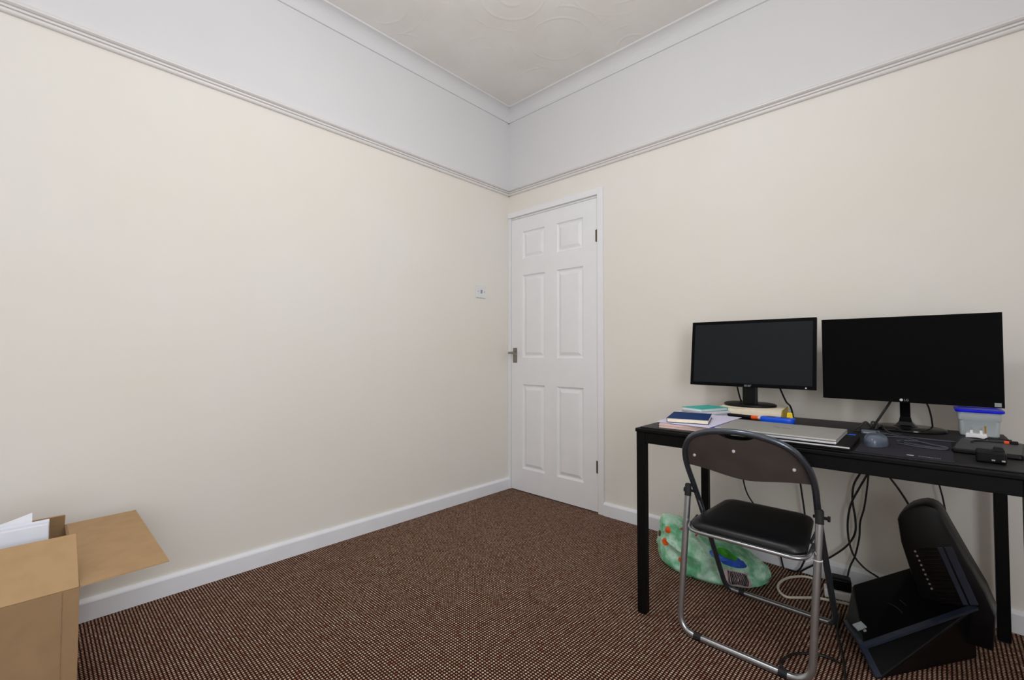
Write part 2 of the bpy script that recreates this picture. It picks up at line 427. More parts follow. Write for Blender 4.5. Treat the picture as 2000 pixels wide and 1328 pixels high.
# door leaf with six moulded panels
LX0, LX1, LZ0, LZ1, LY = 0.030, 0.770, 0.006, 1.968, -0.002
cols = [(0.137, 0.345), (0.447, 0.662)]
rows = [(0.165, 0.765), (0.955, 1.550), (1.667, 1.867)]
xs = [LX0, cols[0][0], cols[0][1], cols[1][0], cols[1][1], LX1]
zs = [LZ0, rows[0][0], rows[0][1], rows[1][0], rows[1][1], rows[2][0], rows[2][1], LZ1]
b = nb()
box(b, LX0, LX1, LY + 0.012, LY + 0.040, LZ0, LZ1)
for i in range(5):
    for j in range(7):
        if i in (1, 3) and j in (1, 3, 5): continue
        box(b, xs[i], xs[i+1], LY, LY + 0.012, zs[j], zs[j+1])
bmesh.ops.remove_doubles(b, verts=b.verts[:], dist=1e-5)
door = obj('door_1', b, 'dooroff', kind='structure')
for (x0, x1) in cols:
    for (z0, z1) in rows:
        b = nb()
        lv = [(0.0, 0.0), (0.004, 0.0075), (0.010, 0.0112), (0.017, 0.0116), (0.036, 0.0030), (0.039, 0.0020)]
        rings = []
        for ins, dy in lv:
            rings.append([b.verts.new(p) for p in ((x0+ins, LY+dy, z0+ins), (x1-ins, LY+dy, z0+ins), (x1-ins, LY+dy, z1-ins), (x0+ins, LY+dy, z1-ins))])
        for a, c in zip(rings, rings[1:]):
            for k in range(4): b.faces.new((a[k], a[(k+1) % 4], c[(k+1) % 4], c[k]))
        b.faces.new(rings[-1])
        back = [b.verts.new((v.co.x, LY + 0.0125, v.co.z)) for v in rings[0]]
        for k in range(4): b.faces.new((rings[0][k], back[k], back[(k+1) % 4], rings[0][(k+1) % 4]))
        obj('panel', b, 'dooroff', door)
b = nb(); box(b, 0.048, 0.088, LY - 0.004, LY, 0.918, 1.026, 0.002); hp = obj('handle_plate', b, 'nickel', door)
b = nb()
tube(b, [(0.066, LY - 0.003, 0.990), (0.066, LY - 0.040, 0.990)], 0.009, 12)
tube(b, smooth_path([(0.046, LY - 0.046, 0.990), (0.055, LY - 0.046, 0.990), (0.066, LY - 0.046, 0.990), (0.090, LY - 0.045, 0.988), (0.116, LY - 0.040, 0.982)], 4), 0.008, 10)
obj('handle_lever', b, 'nickel', hp, sm=True)
for z0 in (0.245, 1.690):
    b = nb(); tube(b, [(0.773, -0.010, z0), (0.773, -0.010, z0 + 0.075)], 0.005, 10)
    for zz in (z0 + 0.025, z0 + 0.05): tube(b, [(0.773, -0.010, zz - 0.001), (0.773, -0.010, zz + 0.001)], 0.0058, 10)
    box(b, 0.757, 0.772, -0.0035, -0.0018, z0, z0 + 0.075)
    obj('hinge', b, 'bronze', door, sm=True)
# pendant lamp: ceiling rose, flex and open wire cage shade round the bulb (out of frame)
cl = thing('pendant_lamp', 'white pendant lamp hanging from the ceiling above the middle of room', 'lamp', (LAMP[0], LAMP[1], LAMP[2]))
b = nb(); lathe(b, [(0, RH - LAMP[2]), (0.05, RH - LAMP[2]), (0.048, RH - LAMP[2] - 0.02), (0.012, RH - LAMP[2] - 0.035), (0, RH - LAMP[2] - 0.035)], 20); obj('ceiling_rose', b, 'whiteplastic', cl, sm=True)
b = nb(); tube(b, [(0, 0, RH - LAMP[2] - 0.03), (0, 0, 0.19)], 0.003, 8); obj('flex', b, 'whiteplastic', cl)
b = nb(); tube(b, [(0, 0, 0.20), (0, 0, 0.145)], 0.02, 12); obj('lamp_holder', b, 'whiteplastic', cl)
b = nb()
for k in range(8):
    a_ = PI * 2 * k / 8
    tube(b, [(0.15 * math.sin(t_) * math.cos(a_), 0.15 * math.sin(t_) * math.sin(a_), 0.15 * math.cos(t_)) for t_ in [0.12 + 2.3 * q / 12 for q in range(13)]], 0.0015, 5)
obj('cage_shade', b, 'steel', cl)
# light switch
sw = thing('light_switch', 'small square white light switch on cream wall beside door', 'light switch', (0, -0.286, 1.372))
b = nb(); box(b, 0.0, 0.009, -0.044, 0.044, 0, 0.086, 0.003); obj('switch_plate', b, 'whiteplastic', sw)
b = nb(); hull(b, [(0.0085, -0.007, 0.030), (0.0085, 0.007, 0.030), (0.0085, -0.007, 0.056), (0.0085, 0.007, 0.056), (0.014, -0.007, 0.052), (0.014, 0.007, 0.052), (0.011, -0.007, 0.031), (0.011, 0.007, 0.031)], 0.0008)
obj('rocker', b, 'logo_g', sw)
for s in (-1, 1):
    b = nb(); lathe(b, [(0, 0.0105), (0.003, 0.0105), (0.0035, 0.0085)], 10)
    xf(b, place((0, s * 0.030, 0.043), 0, 0, PI / 2)); obj('screw', b, 'nickel', sw)

# ------------------------------------------------------------------ desk
DW, DD, DH = 1.038, 0.716, 0.7065
DESK_LOC, DESK_R = (1.4586, -0.8218, 0), 0.0170
desk = thing('desk', 'black metal framed desk standing against the cream wall', 'desk', DESK_LOC, DESK_R)
b = nb(); box(b, 0, DW, 0, DD, DH - 0.020, DH - 0.005, 0.004); obj('frame_top', b, 'blackmetal', desk)
b = nb(); box(b, 0.016, DW - 0.006, 0.012, DD - 0.002, DH - 0.005, DH, 0.0015); obj('tabletop', b, 'blacktop', desk)
L = 0.033
for (x, y) in ((0.004, 0.004), (DW - L - 0.004, 0.004), (0.004, DD - L - 0.004), (DW - L - 0.004, DD - L - 0.004)):
    b = nb(); box(b, x, x + L, y, y + L, 0.004, DH - 0.020, 0.002); lg = obj('leg', b, 'blackmetal', desk)
    b = nb(); box(b, x + 0.003, x + L - 0.003, y + 0.003, y + L - 0.003, 0, 0.0045); obj('foot_pad', b, 'rubber', lg)
for (x0, x1, y0, y1) in ((L + .004, DW - L - .004, .006, .030), (L + .004, DW - L - .004, DD - .030, DD - .006), (.006, .030, L + .004, DD - L - .004), (DW - .030, DW - .006, L + .004, DD - L - .004)):
    b = nb(); box(b, x0, x1, y0, y1, DH - 0.060, DH - 0.020, 0.002); obj('rail', b, 'blackmetal', desk)

# ------------------------------------------------------------------ monitors
def monitor(name, label, xc, yc, zb, Wd, Hh, ph, ti, bez, screen_mat, base_c, base_z, rx, ry, th, neck_w, logo_s, logo_size, logo_mat):
    t = thing(name, label, 'monitor', (base_c[0], base_c[1], base_z))
    # frame of the panel: local X right, Y up the panel, Z to the viewer
    a = Vector((math.cos(ph), math.sin(ph), 0)); n0 = Vector((math.sin(ph), -math.cos(ph), 0))
    upv = Vector((0, 0, math.cos(ti))) - n0 * math.sin(ti); n = a.cross(upv)
    PM = Matrix((a, upv, n)).transposed().to_4x4(); PM.translation = Vector((xc, yc, zb)) - Vector(t.location)
    bl, br, bt, bb = bez
    b = nb(); box(b, -Wd/2, Wd/2, 0, Hh, -0.012, 0.0, 0.003)
    hull(b, [(-Wd*.40, Hh*.16, -0.010), (Wd*.40, Hh*.16, -0.010), (Wd*.40, Hh*.88, -0.010), (-Wd*.40, Hh*.88, -0.010), (-Wd*.3, Hh*.25, -0.040), (Wd*.3, Hh*.25, -0.040), (Wd*.3, Hh*.75, -0.040), (-Wd*.3, Hh*.75, -0.040)])
    xf(b, PM); hs = obj('housing', b, 'black', t)
    b = nb()
    # bezel as a frame standing 1.6 mm proud of the screen
    for (x0, x1, y0, y1) in ((-Wd/2, -Wd/2 + bl, 0, Hh), (Wd/2 - br, Wd/2, 0, Hh), (-Wd/2 + bl, Wd/2 - br, 0, bb), (-Wd/2 + bl, Wd/2 - br, Hh - bt, Hh)):
        box(b, x0, x1, y0, y1, -0.001, 0.0024)
    xf(b, PM); obj('bezel', b, 'bezel', t)
    b = nb(); box(b, -Wd/2 + bl - 0.001, Wd/2 - br + 0.001, bb - 0.001, Hh - bt + 0.001, -0.001, 0.0008); xf(b, PM); obj('screen', b, screen_mat, t)
    b = text_bm(logo_s, logo_size); xf(b, PM @ Matrix.Translation((0.0 if logo_s != 'LG' else 0.006, bb * 0.5, 0.0026))); lg = obj('logo', b, logo_mat, t)
    if logo_s == 'LG':
        b = nb(); lathe(b, [(0, 0.0), (0.0048, 0.0), (0.0048, 0.0006), (0, 0.0006)], 16); xf(b, PM @ Matrix.Translation((-0.008, bb * 0.5, 0.0026))); obj('emblem', b, 'logo_w', lg)
    # stand
    lx, ly = xc - base_c[0], yc - base_c[1]
    b = nb()
    lathe(b, [(0, 0), (0.97, 0), (1.0, 0.3), (0.985, 0.75), (0.92, 1.0), (0, 1.06)], 40)
    for v in b.verts: v.co = Vector((v.co.x * rx, v.co.y * ry, v.co.z * th))
    obj('base', b, 'black_gloss' if logo_s == 'LG' else 'black', t, sm=True)
    zt = zb - base_z + Hh * 0.30
    b = nb()
    if logo_s == 'LG':
        prof = [(0.040, th * 0.9), (0.028, th + 0.004), (0.019, th + 0.016), (0.0150, th + 0.035), (0.0145, zt)]
        rings = []
        for i, (hw, z) in enumerate(prof):
            yy = ly * min(1, z / zt) + 0.030
            rings.append([b.verts.new((px_, py_, z)) for px_, py_ in ((-hw + lx, yy - hw * .7), (hw + lx, yy - hw * .7), (hw + lx, yy + hw * .7), (-hw + lx, yy + hw * .7))])
        for p_, q_ in zip(rings, rings[1:]):
            for k in range(4): b.faces.new((p_[k], p_[(k+1) % 4], q_[(k+1) % 4], q_[k]))
        b.faces.new(rings[0]); b.faces.new(rings[-1])
        obj('neck', b, 'black_gloss', t)
    else:
        box(b, -neck_w/2 + lx, neck_w/2 + lx, ly + 0.018, ly + 0.046, th * 0.8, zt, 0.004)
        obj('neck', b, 'black', t)
    return t, PM
m1, PM1 = monitor('monitor', 'smaller monitor with grey screen and round foot, standing on books', 1.694, -0.225, 0.838, 0.515, 0.304, -0.0031, 0.129,
             (0.013, 0.013, 0.013, 0.015), 'screen1', (1.680, -0.150), 0.7480, 0.110, 0.090, 0.013, 0.058, 'acer', 0.017, 'logo_g')
b = nb(); lathe(b, [(0, 0), (0.0032, 0), (0.0032, 0.0008), (0, 0.0008)], 10); xf(b, PM1 @ Matrix.Translation((0.222, 0.0065, 0.0024))); obj('power_light', b, 'logo_w', m1)
m2, PM2 = monitor('monitor', 'larger black monitor with glossy oval base, nearer the plastic tub', 2.2225, -0.218, 0.809, 0.502, 0.317, -0.0513, -0.0124,
             (0.004, 0.004, 0.006, 0.018), 'screen2', (2.228, -0.190), DH, 0.110, 0.094, 0.011, 0.03, 'LG', 0.011, 'logo_g')
b = nb(); box(b, 0.228, 0.244, 0.004, 0.0165, 0.0024, 0.0030); xf(b, PM2); obj('energy_sticker', b, 'sticker', m2)

# ------------------------------------------------------------------ cables
def cable(name, pts, r, mat, label, n=6, cat='cable', group=None):
    P = smooth_path(pts, n)
    lo = min(p.z for p in P) - r
    base = (P[-1].x, P[-1].y, max(0, lo))
    b = nb(); tube(b, P, r, 8)
    o = obj(name, b, mat, loc=base, sm=True)
    return tag(o, label, cat, group)
cable('cable', [(1.636, -0.19, 0.86), (1.635, -0.175, 0.831), (1.630, -0.12, 0.776), (1.625, -0.062, 0.73), (1.620, -0.052, 0.60), (1.618, -0.055, 0.45), (1.622, -0.058, 0.373), (1.640, -0.055, 0.31), (1.676, -0.05, 0.256), (1.72, -0.048, 0.20), (1.76, -0.040, 0.10), (1.78, -0.033, 0.0045)], 0.0035, 'cable', 'black cable hanging from left half of the smaller monitor down the wall')
cable('cable', [(1.806, -0.19, 0.86), (1.810, -0.180, 0.838), (1.820, -0.12, 0.775), (1.829, -0.062, 0.735), (1.845, -0.052, 0.60), (1.856, -0.058, 0.429), (1.871, -0.05, 0.272), (1.877, -0.05, 0.127), (1.860, -0.055, 0.05), (1.835, -0.048, 0.010), (1.80, -0.040, 0.005)], 0.0038, 'cable', 'black cable hanging from right half of the smaller monitor down the wall')
cable('cable', [(2.186, -0.19, 0.83), (2.181, -0.185, 0.806), (2.160, -0.20, 0.765), (2.142, -0.235, 0.730), (2.128, -0.30, 0.7105), (2.105, -0.34, 0.7105)], 0.0042, 'cable', 'thick black cable from larger monitor down onto the desk beside hub')
cable('cable', [(2.280, -0.17, 0.83), (2.283, -0.165, 0.806), (2.288, -0.13, 0.785), (2.294, -0.075, 0.74), (2.297, -0.055, 0.69), (2.302, -0.050, 0.60), (2.309, -0.05, 0.503), (2.320, -0.05, 0.438), (2.330, -0.05, 0.351), (2.335, -0.06, 0.25), (2.34, -0.07, 0.15), (2.345, -0.08, 0.01)], 0.0028, 'cable', 'thin black cable hanging from larger monitor behind its oval base')
cable('cable', [(2.12, -0.052, 0.66), (2.095, -0.05, 0.56), (2.075, -0.05, 0.50), (2.05, -0.05, 0.443), (2.043, -0.05, 0.377), (2.051, -0.05, 0.305), (2.05, -0.05, 0.241), (2.023, -0.05, 0.181), (1.969, -0.05, 0.119), (1.92, -0.045, 0.075), (1.87, -0.036, 0.03), (1.845, -0.030, 0.0045)], 0.0038, 'cable', 'black cable under desk curving left to the floor near the bag')
cable('cable', [(2.13, -0.066, 0.66), (2.115, -0.064, 0.56), (2.099, -0.062, 0.502), (2.071, -0.062, 0.438), (2.039, -0.062, 0.358), (2.027, -0.062, 0.28), (2.03, -0.062, 0.207), (2.046, -0.062, 0.148), (2.082, -0.062, 0.107), (2.125, -0.065, 0.086), (2.17, -0.08, 0.06), (2.2, -0.09, 0.005)], 0.0038, 'cable', 'black cable under desk curving right behind the black appliance')
cable('cable', [(2.105, -0.043, 0.66), (2.10, -0.043, 0.56), (2.098, -0.043, 0.499), (2.093, -0.043, 0.44), (2.082, -0.043, 0.353), (2.067, -0.043, 0.287), (2.063, -0.043, 0.222), (2.048, -0.044, 0.144), (2.031, -0.045, 0.096), (2.025, -0.075, 0.060), (2.03, -0.10, 0.0385)], 0.0034, 'cable', 'black cable hanging straightest of the bunch, ending at the socket strip')
cable('cable', [(2.12, -0.073, 0.66), (2.135, -0.072, 0.56), (2.16, -0.07, 0.507), (2.193, -0.07, 0.455), (2.227, -0.07, 0.389), (2.25, -0.09, 0.32), (2.26, -0.12, 0.2), (2.26, -0.14, 0.005)], 0.0038, 'cable', 'black cable slanting from desk to top of the black appliance')
cable('cable', [(2.068, -0.642, 0.0045), (2.049, -0.634, 0.0045), (2.015, -0.639, 0.0045), (1.977, -0.664, 0.0045), (1.948, -0.702, 0.0045), (1.935, -0.745, 0.0045), (1.937, -0.785, 0.0045), (1.96, -0.80, 0.0045)], 0.0040, 'cable', 'black cable looped on carpet behind the chair rear bar')
cable('cable', [(2.030, -0.30, 0.0045), (2.035, -0.415, 0.0045), (2.050, -0.50, 0.0045), (2.070, -0.58, 0.0045), (2.086, -0.67, 0.0045), (2.097, -0.73, 0.0045), (2.12, -0.82, 0.0045)], 0.0038, 'cable', 'black cable running over carpet along left side of black appliance')
cable('power_lead', [(1.905, -0.062, 0.0055), (1.880, -0.064, 0.0055), (1.856, -0.078, 0.0055), (1.818, -0.135, 0.0055), (1.803, -0.21, 0.0055), (1.815, -0.275, 0.0055), (1.850, -0.312, 0.0055), (1.889, -0.285, 0.0055), (1.940, -0.240, 0.0055), (1.985, -0.222, 0.0055), (2.045, -0.205, 0.0055), (2.10, -0.195, 0.0055)], 0.0052, 'creamplastic', 'off-white power lead looped on carpet between bag and chair', cat='power lead')

# ------------------------------------------------------------------ socket strip under the desk
st = thing('extension_socket', 'white socket strip on carpet under the desk near the wall', 'extension lead', (2.045, -0.150, 0), 0.20)
b = nb(); box(b, -0.090, 0.120, -0.029, 0.029, 0, 0.034, 0.006, 3); obj('strip_body', b, 'whiteplastic', st)
for k in range(3):
    x = -0.055 + k * 0.065
    for dx, dy, ww, hh in ((0, 0.012, 0.003, 0.008), (-0.011, -0.006, 0.007, 0.003), (0.011, -0.006, 0.007, 0.003)):
        b = nb(); box(b, x + dx - ww/2, x + dx + ww/2, dy - hh/2, dy + hh/2, 0.033, 0.0344); obj('socket_slot', b, 'rubber', st)
ad = thing('plug_adapter', 'black plug adapter pushed into the white socket strip', 'plug', (2.000, -0.152, 0.0345), 0.20)
b = nb(); box(b, -0.028, 0.045, -0.028, 0.026, 0, 0.046, 0.006, 3); obj('adapter_body', b, 'black', ad)
b = nb(); box(b, -0.018, 0.034, -0.018, 0.018, 0.045, 0.049, 0.002); obj('adapter_top', b, 'rubber', ad)

# ------------------------------------------------------------------ things on the desk
Z0 = DH
def book(name, label, cx, cy, z, wx, wy, th, rz, cover, pages, cov=0.0016, ov=0.002, spine='left'):
    t = thing(name, label, 'book', (cx, cy, z), rz)
    b = nb(); box(b, -wx/2, wx/2, -wy/2, wy/2, th - cov, th, 0.0006); obj('front_cover', b, cover, t)
    b = nb(); box(b, -wx/2, wx/2, -wy/2, wy/2, 0, cov, 0.0006); obj('back_cover', b, cover, t)
    b = nb(); box(b, -wx/2 + ov * 0.3, wx/2 - ov, -wy/2 + ov, wy/2 - ov, cov, th - cov); obj('page_block', b, pages, t)
    b = nb()
    if spine == 'left': box(b, -wx/2 - 0.001, -wx/2 + 0.001, -wy/2, wy/2, 0, th, 0.0008)
    elif spine == 'right': box(b, wx/2 - 0.001, wx/2 + 0.001, -wy/2, wy/2, 0, th, 0.0008)
    else: box(b, -wx/2, wx/2, wy/2 - 0.001, wy/2 + 0.001, 0, th, 0.0008)
    obj('spine', b, cover, t)
    return t
# pad, loose sheet and navy notebook at the left end
t = thing('writing_pad', 'pink edged writing pad lying at left end of black desk', 'notepad', (1.630, -0.625, Z0), 0.05)
b = nb()
for k in range(4):
    o_ = 0.0015 * (k % 2)
    box(b, -0.102 + o_, 0.098 - o_, -0.148 + o_, 0.145 - o_, 0.0042 * k, 0.0042 * k + 0.0041)
obj('page_block', b, 'paper_pink', t)
b = nb(); box(b, -0.06, 0.096, -0.1475, 0.143, 0.0169, 0.0182); obj('violet_insert', b, 'violet', t)
b = nb()
sheet(b, lambda u, v: (1.517 + 0.205 * u - 0.018 * v + 0.02 * u * v, -0.768 - 0.012 * u + 0.345 * v + 0.02 * u * v, Z0 + 0.0190), 14, 20, 0.0006)
o = obj('paper_sheet', b, 'paper_lilac', loc=(1.61, -0.6, Z0 + 0.018)); tag(o, 'lilac white paper sheet between navy notebook and pink edged pad', 'paper')
book('notebook', 'small navy notebook with cream pages on top of white papers', 1.600, -0.640, Z0 + 0.0200, 0.146, 0.200, 0.0165, 0.28, 'navy', 'cream', spine='left')
# papers, teal book and thick paperback under the smaller monitor
t = thing('paper_stack', 'low stack of white papers under the teal book', 'papers', (1.560, -0.350, Z0), -0.25)
b = nb()
for k in range(5):
    o_ = 0.004 * ((k * 7) % 3)
    box(b, -0.085 + o_, 0.060 - o_, -0.085 + o_, 0.085, 0.0055 * k, 0.0055 * k + 0.0053)
obj('page_block', b, 'paper', t)
b = nb(); box(b, -0.070, 0.050, -0.093, 0.050, 0.0276, 0.0288); obj('salmon_sheet', b, 'paper_pink', t)
book('notebook', 'teal covered book lying on white papers behind the navy notebook', 1.550, -0.350, Z0 + 0.0290, 0.108, 0.165, 0.013, -0.36, 'teal', 'paper', spine='back')
t = thing('thick_paperback', 'thick cream paged book with yellow cover under the smaller monitor', 'book', (1.700, -0.165, Z0), 0.10)
b = nb(); box(b, -0.125, 0.125, -0.105, 0.080, 0.0, 0.0018, 0.0005); obj('back_cover', b, 'yellow', t)
b = nb()
sheet(b, lambda u, v: (-0.125 + 0.248 * u, -0.103 + 0.180 * v, 0.0380), 1, 1)
b.free(); b = nb()
prof = [(-0.124, 0.0018), (0.120, 0.0018), (0.123, 0.0385), (0.02, 0.0388), (-0.07, 0.0375), (-0.105, 0.0390), (-0.124, 0.0385)]
prism(b, prof, lambda p: (p[0], -0.104, p[1]), lambda p: (p[0], 0.078, p[1]))
obj('page_block', b, 'cream', t)
b = nb(); box(b, -0.125, 0.126, -0.102, 0.080, 0.0392, 0.0410, 0.0005); obj('top_pages', b, 'cream', t)
b = nb(); box(b, 0.1235, 0.126, -0.104, 0.080, 0.0, 0.0410, 0.0005); obj('spine', b, 'yellow', t)
b = nb(); box(b, -0.118, -0.060, -0.103, 0.02, 0.03895, 0.03925); obj('green_bookmark', b, 'green', t)
# marker pen
t = thing('marker_pen', 'black marker pen with orange band lying behind the silver laptop', 'pen', (1.695, -0.300, Z0), -0.12)
b = nb(); tube(b, [(-0.065, 0, 0.0085), (0.035, 0, 0.0085)], 0.0085, 14); obj('barrel', b, 'black', t, sm=True)
b = nb(); tube(b, [(0.035, 0, 0.0085), (0.037, 0, 0.0085), (0.060, 0, 0.0085), (0.062, 0, 0.0085)], 0.0095, 14, radii=[0.0083, 0.0085, 0.0085, 0.0080]); obj('band', b, 'orange', t, sm=True)
b = nb(); tube(b, [(0.062, 0, 0.0085), (0.080, 0, 0.0085), (0.086, 0, 0.0085)], 0.006, 12, radii=[0.0075, 0.0062, 0.003]); obj('tip', b, 'whiteplastic', t, sm=True)
# blue tape dispenser like case with a yellow tab
t = thing('plastic_case', 'bright blue plastic case with yellow tab behind the silver laptop', 'case', (1.835, -0.335, Z0), 0.02)
b = nb()
ov = [(0.062 * math.copysign(abs(math.cos(a)) ** 0.6, math.cos(a)), 0.030 * math.copysign(abs(math.sin(a)) ** 0.6, math.sin(a))) for a in [2*PI*k/28 for k in range(28)]]
prism(b, ov, lambda p: (p[0], p[1], 0.0), lambda p: (p[0], p[1], 0.022), 0.004)
obj('case', b, 'blue', t, sm=True)
for xx in (-0.024, 0.026):
    b = nb(); box(b, xx - 0.016, xx + 0.016, -0.012, 0.012, 0.0215, 0.0232, 0.0006); obj('recess', b, 'greycable', t)
b = nb(); hull(b, [(0.028, 0.020, 0.020), (0.050, 0.020, 0.020), (0.050, 0.030, 0.020), (0.028, 0.030, 0.020), (0.030, 0.022, 0.042), (0.047, 0.022, 0.042), (0.047, 0.028, 0.042), (0.030, 0.028, 0.042)], 0.002); obj('tab', b, 'yellow2', t)

# laptops
t = thing('laptop', 'closed black laptop lying under the silver laptop', 'laptop', (1.955, -0.680, Z0), 0.012)
b = nb(); box(b, -0.172, 0.172, -0.132, 0.118, 0.002, 0.0130, 0.002); obj('base', b, 'black', t)
b = nb(); box(b, -0.150, 0.170, -0.1335, -0.1305, 0.0085, 0.0125, 0.0006); obj('trim_strip', b, 'silver_edge', t)
for x in (-0.15, 0.15):
    for y in (-0.11, 0.10):
        b = nb(); box(b, x - 0.012, x + 0.012, y - 0.005, y + 0.005, 0, 0.0025); obj('foot', b, 'rubber', t)
t = thing('laptop', 'closed silver laptop on top of the black laptop', 'laptop', (1.920, -0.672, Z0 + 0.0130), 0.012)
b = nb(); box(b, -0.172, 0.172, -0.130, 0.125, 0.0015, 0.0085, 0.002); obj('base', b, 'silver_edge', t)
b = nb(); box(b, -0.172, 0.172, -0.130, 0.125, 0.0092, 0.0155, 0.0022); ld = obj('lid', b, 'silver', t)
b = nb(); hull(b, [(-0.026, 0.022, 0.0153), (-0.003, 0.008, 0.0153), (-0.003, 0.014, 0.0153), (-0.022, 0.026, 0.0153), (-0.026, 0.022, 0.0158), (-0.003, 0.008, 0.0158), (-0.003, 0.014, 0.0158), (-0.022, 0.026, 0.0158)]); obj('logo', b, 'logo', ld)
b = nb(); box(b, 0.006, 0.028, 0.006, 0.014, 0.0153, 0.0158); obj('logo', b, 'logo', ld)
for x in (-0.14, 0.14):
    b = nb(); box(b, x - 0.02, x + 0.02, -0.12, -0.115, 0, 0.002); obj('foot', b, 'rubber', t)
    b = nb(); box(b, x - 0.02, x + 0.02, 0.105, 0.11, 0, 0.002); obj('foot', b, 'rubber', t)
# usb plug in the side
t = thing('usb_plug', 'blue usb plug beside the right edge of silver laptop', 'usb plug', (2.094, -0.520, Z0), 0.1)
b = nb(); box(b, -0.004, 0.016, -0.007, 0.007, 0.002, 0.0095, 0.0015); obj('grip', b, 'blue', t)
b = nb(); box(b, -0.014, -0.003, -0.0055, 0.0055, 0.003, 0.0080); obj('connector', b, 'steel', t)
b = nb(); box(b, 0.0, 0.012, -0.005, 0.005, 0.0, 0.0021); obj('clip', b, 'rubber', t)

# mouse mat, mouse and its lead
t = thing('mouse_mat', 'black cloth mouse mat with pale lettering at desk front edge', 'mouse mat', (2.2385, -0.600, Z0), 0.006)
b = nb(); box(b, -0.104, 0.104, -0.195, 0.185, 0, 0.0030, 0.0012); ms = obj('cloth', b, 'mat', t)
b = text_bm('steelseries', 0.0108, 0.0001); xf(b, place((0.055, -0.163, 0.0031))); obj('lettering', b, 'logo_g', t)
b = nb(); lathe(b, [(0, 0.0030), (1, 0.0030), (1, 0.0033), (0, 0.0033)], 16, 0.0080, 0.0055, (0.016, -0.162, 0)); obj('emblem', b, 'logo_w', t)
t = thing('computer_mouse', 'blue grey computer mouse resting on the black mouse mat', 'mouse', (2.172, -0.640, Z0 + 0.0030), -0.05)
b = nb()
def mshape(u, v):
    a = u * 2 * PI; e = v * PI / 2
    rx = 0.030 * (1 + 0.10 * math.sin(a)); ry = 0.056
    cz = math.sin(e) ** 0.75
    k = math.cos(e) ** 0.55
    return (rx * math.cos(a) * k, ry * math.sin(a) * k - 0.004 * cz, 0.034 * cz)
rings = [[b.verts.new(mshape(i/24, j/8)) for i in range(24)] for j in range(8)]
topv = b.verts.new((0, -0.004, 0.034))
for j in range(7):
    for i in range(24): b.faces.new((rings[j][i], rings[j][(i+1) % 24], rings[j+1][(i+1) % 24], rings[j+1][i]))
for i in range(24): b.faces.new((rings[7][i], rings[7][(i+1) % 24], topv))
b.faces.new(list(reversed(rings[0])))
obj('shell', b, 'mouse', t, sm=True)
b = nb(); tube(b, [(-0.0035, 0.030, 0.0275), (0.0035, 0.030, 0.0275)], 0.0075, 14); obj('scroll_wheel', b, 'rubber', t, sm=True)
b = nb(); tube(b, smooth_path([(0, 0.054, 0.006), (0.004, 0.085, 0.004), (-0.012, 0.13, 0.003), (-0.004, 0.17, 0.0025), (0.035, 0.195, 0.0025), (0.075, 0.170, 0.0025), (0.100, 0.120, 0.003), (0.150, 0.075, 0.003), (0.152, 0.055, 0.003), (0.120, 0.050, 0.003), (0.060, 0.080, 0.003), (0.040, 0.105, 0.003), (0.080, 0.125, 0.005), (0.130, 0.095, 0.003), (0.155, 0.080, 0.003), (0.150, 0.030, 0.003), (0.095, 0.030, 0.003), (0.045, 0.060, 0.003)], 7), 0.0017, 6); obj('cord', b, 'greycable', t, sm=True)
b = nb(); tube(b, [(0.052, 0.070, 0.0035), (0.054, 0.104, 0.0045)], 0.005, 8); obj('cord_tie', b, 'rubber', t, sm=True)
# small usb hub with knotted leads
t = thing('usb_hub', 'small dark hub with curled black leads left of oval base', 'usb hub', (2.138, -0.395, Z0), 0.1)
b = nb(); box(b, -0.026, 0.026, -0.016, 0.016, 0, 0.012, 0.003); obj('hub_body', b, 'mouse', t)
b = nb(); box(b, -0.020, 0.020, -0.0168, -0.0158, 0.003, 0.008); obj('port_strip', b, 'logo_g', t)
b = nb(); tube(b, smooth_path([(-0.022, 0.012, 0.006), (-0.045, 0.020, 0.004), (-0.030, 0.035, 0.020), (-0.012, 0.040, 0.036), (0.002, 0.036, 0.022), (0.006, 0.040, 0.038), (0.020, 0.040, 0.030), (0.014, 0.030, 0.012), (0.030, 0.030, 0.030), (0.042, 0.032, 0.014), (0.060, 0.030, 0.004), (0.085, 0.02, 0.0035)], 7), 0.003, 7); obj('lead', b, 'cable', t, sm=True)
b = nb(); tube(b, smooth_path([(0.024, 0.004, 0.006), (0.05, 0.002, 0.004), (0.08, -0.02, 0.004), (0.12, -0.05, 0.006), (0.19, -0.06, 0.006), (0.24, -0.055, 0.006)], 6), 0.0018, 6); obj('lead', b, 'greycable', t, sm=True)

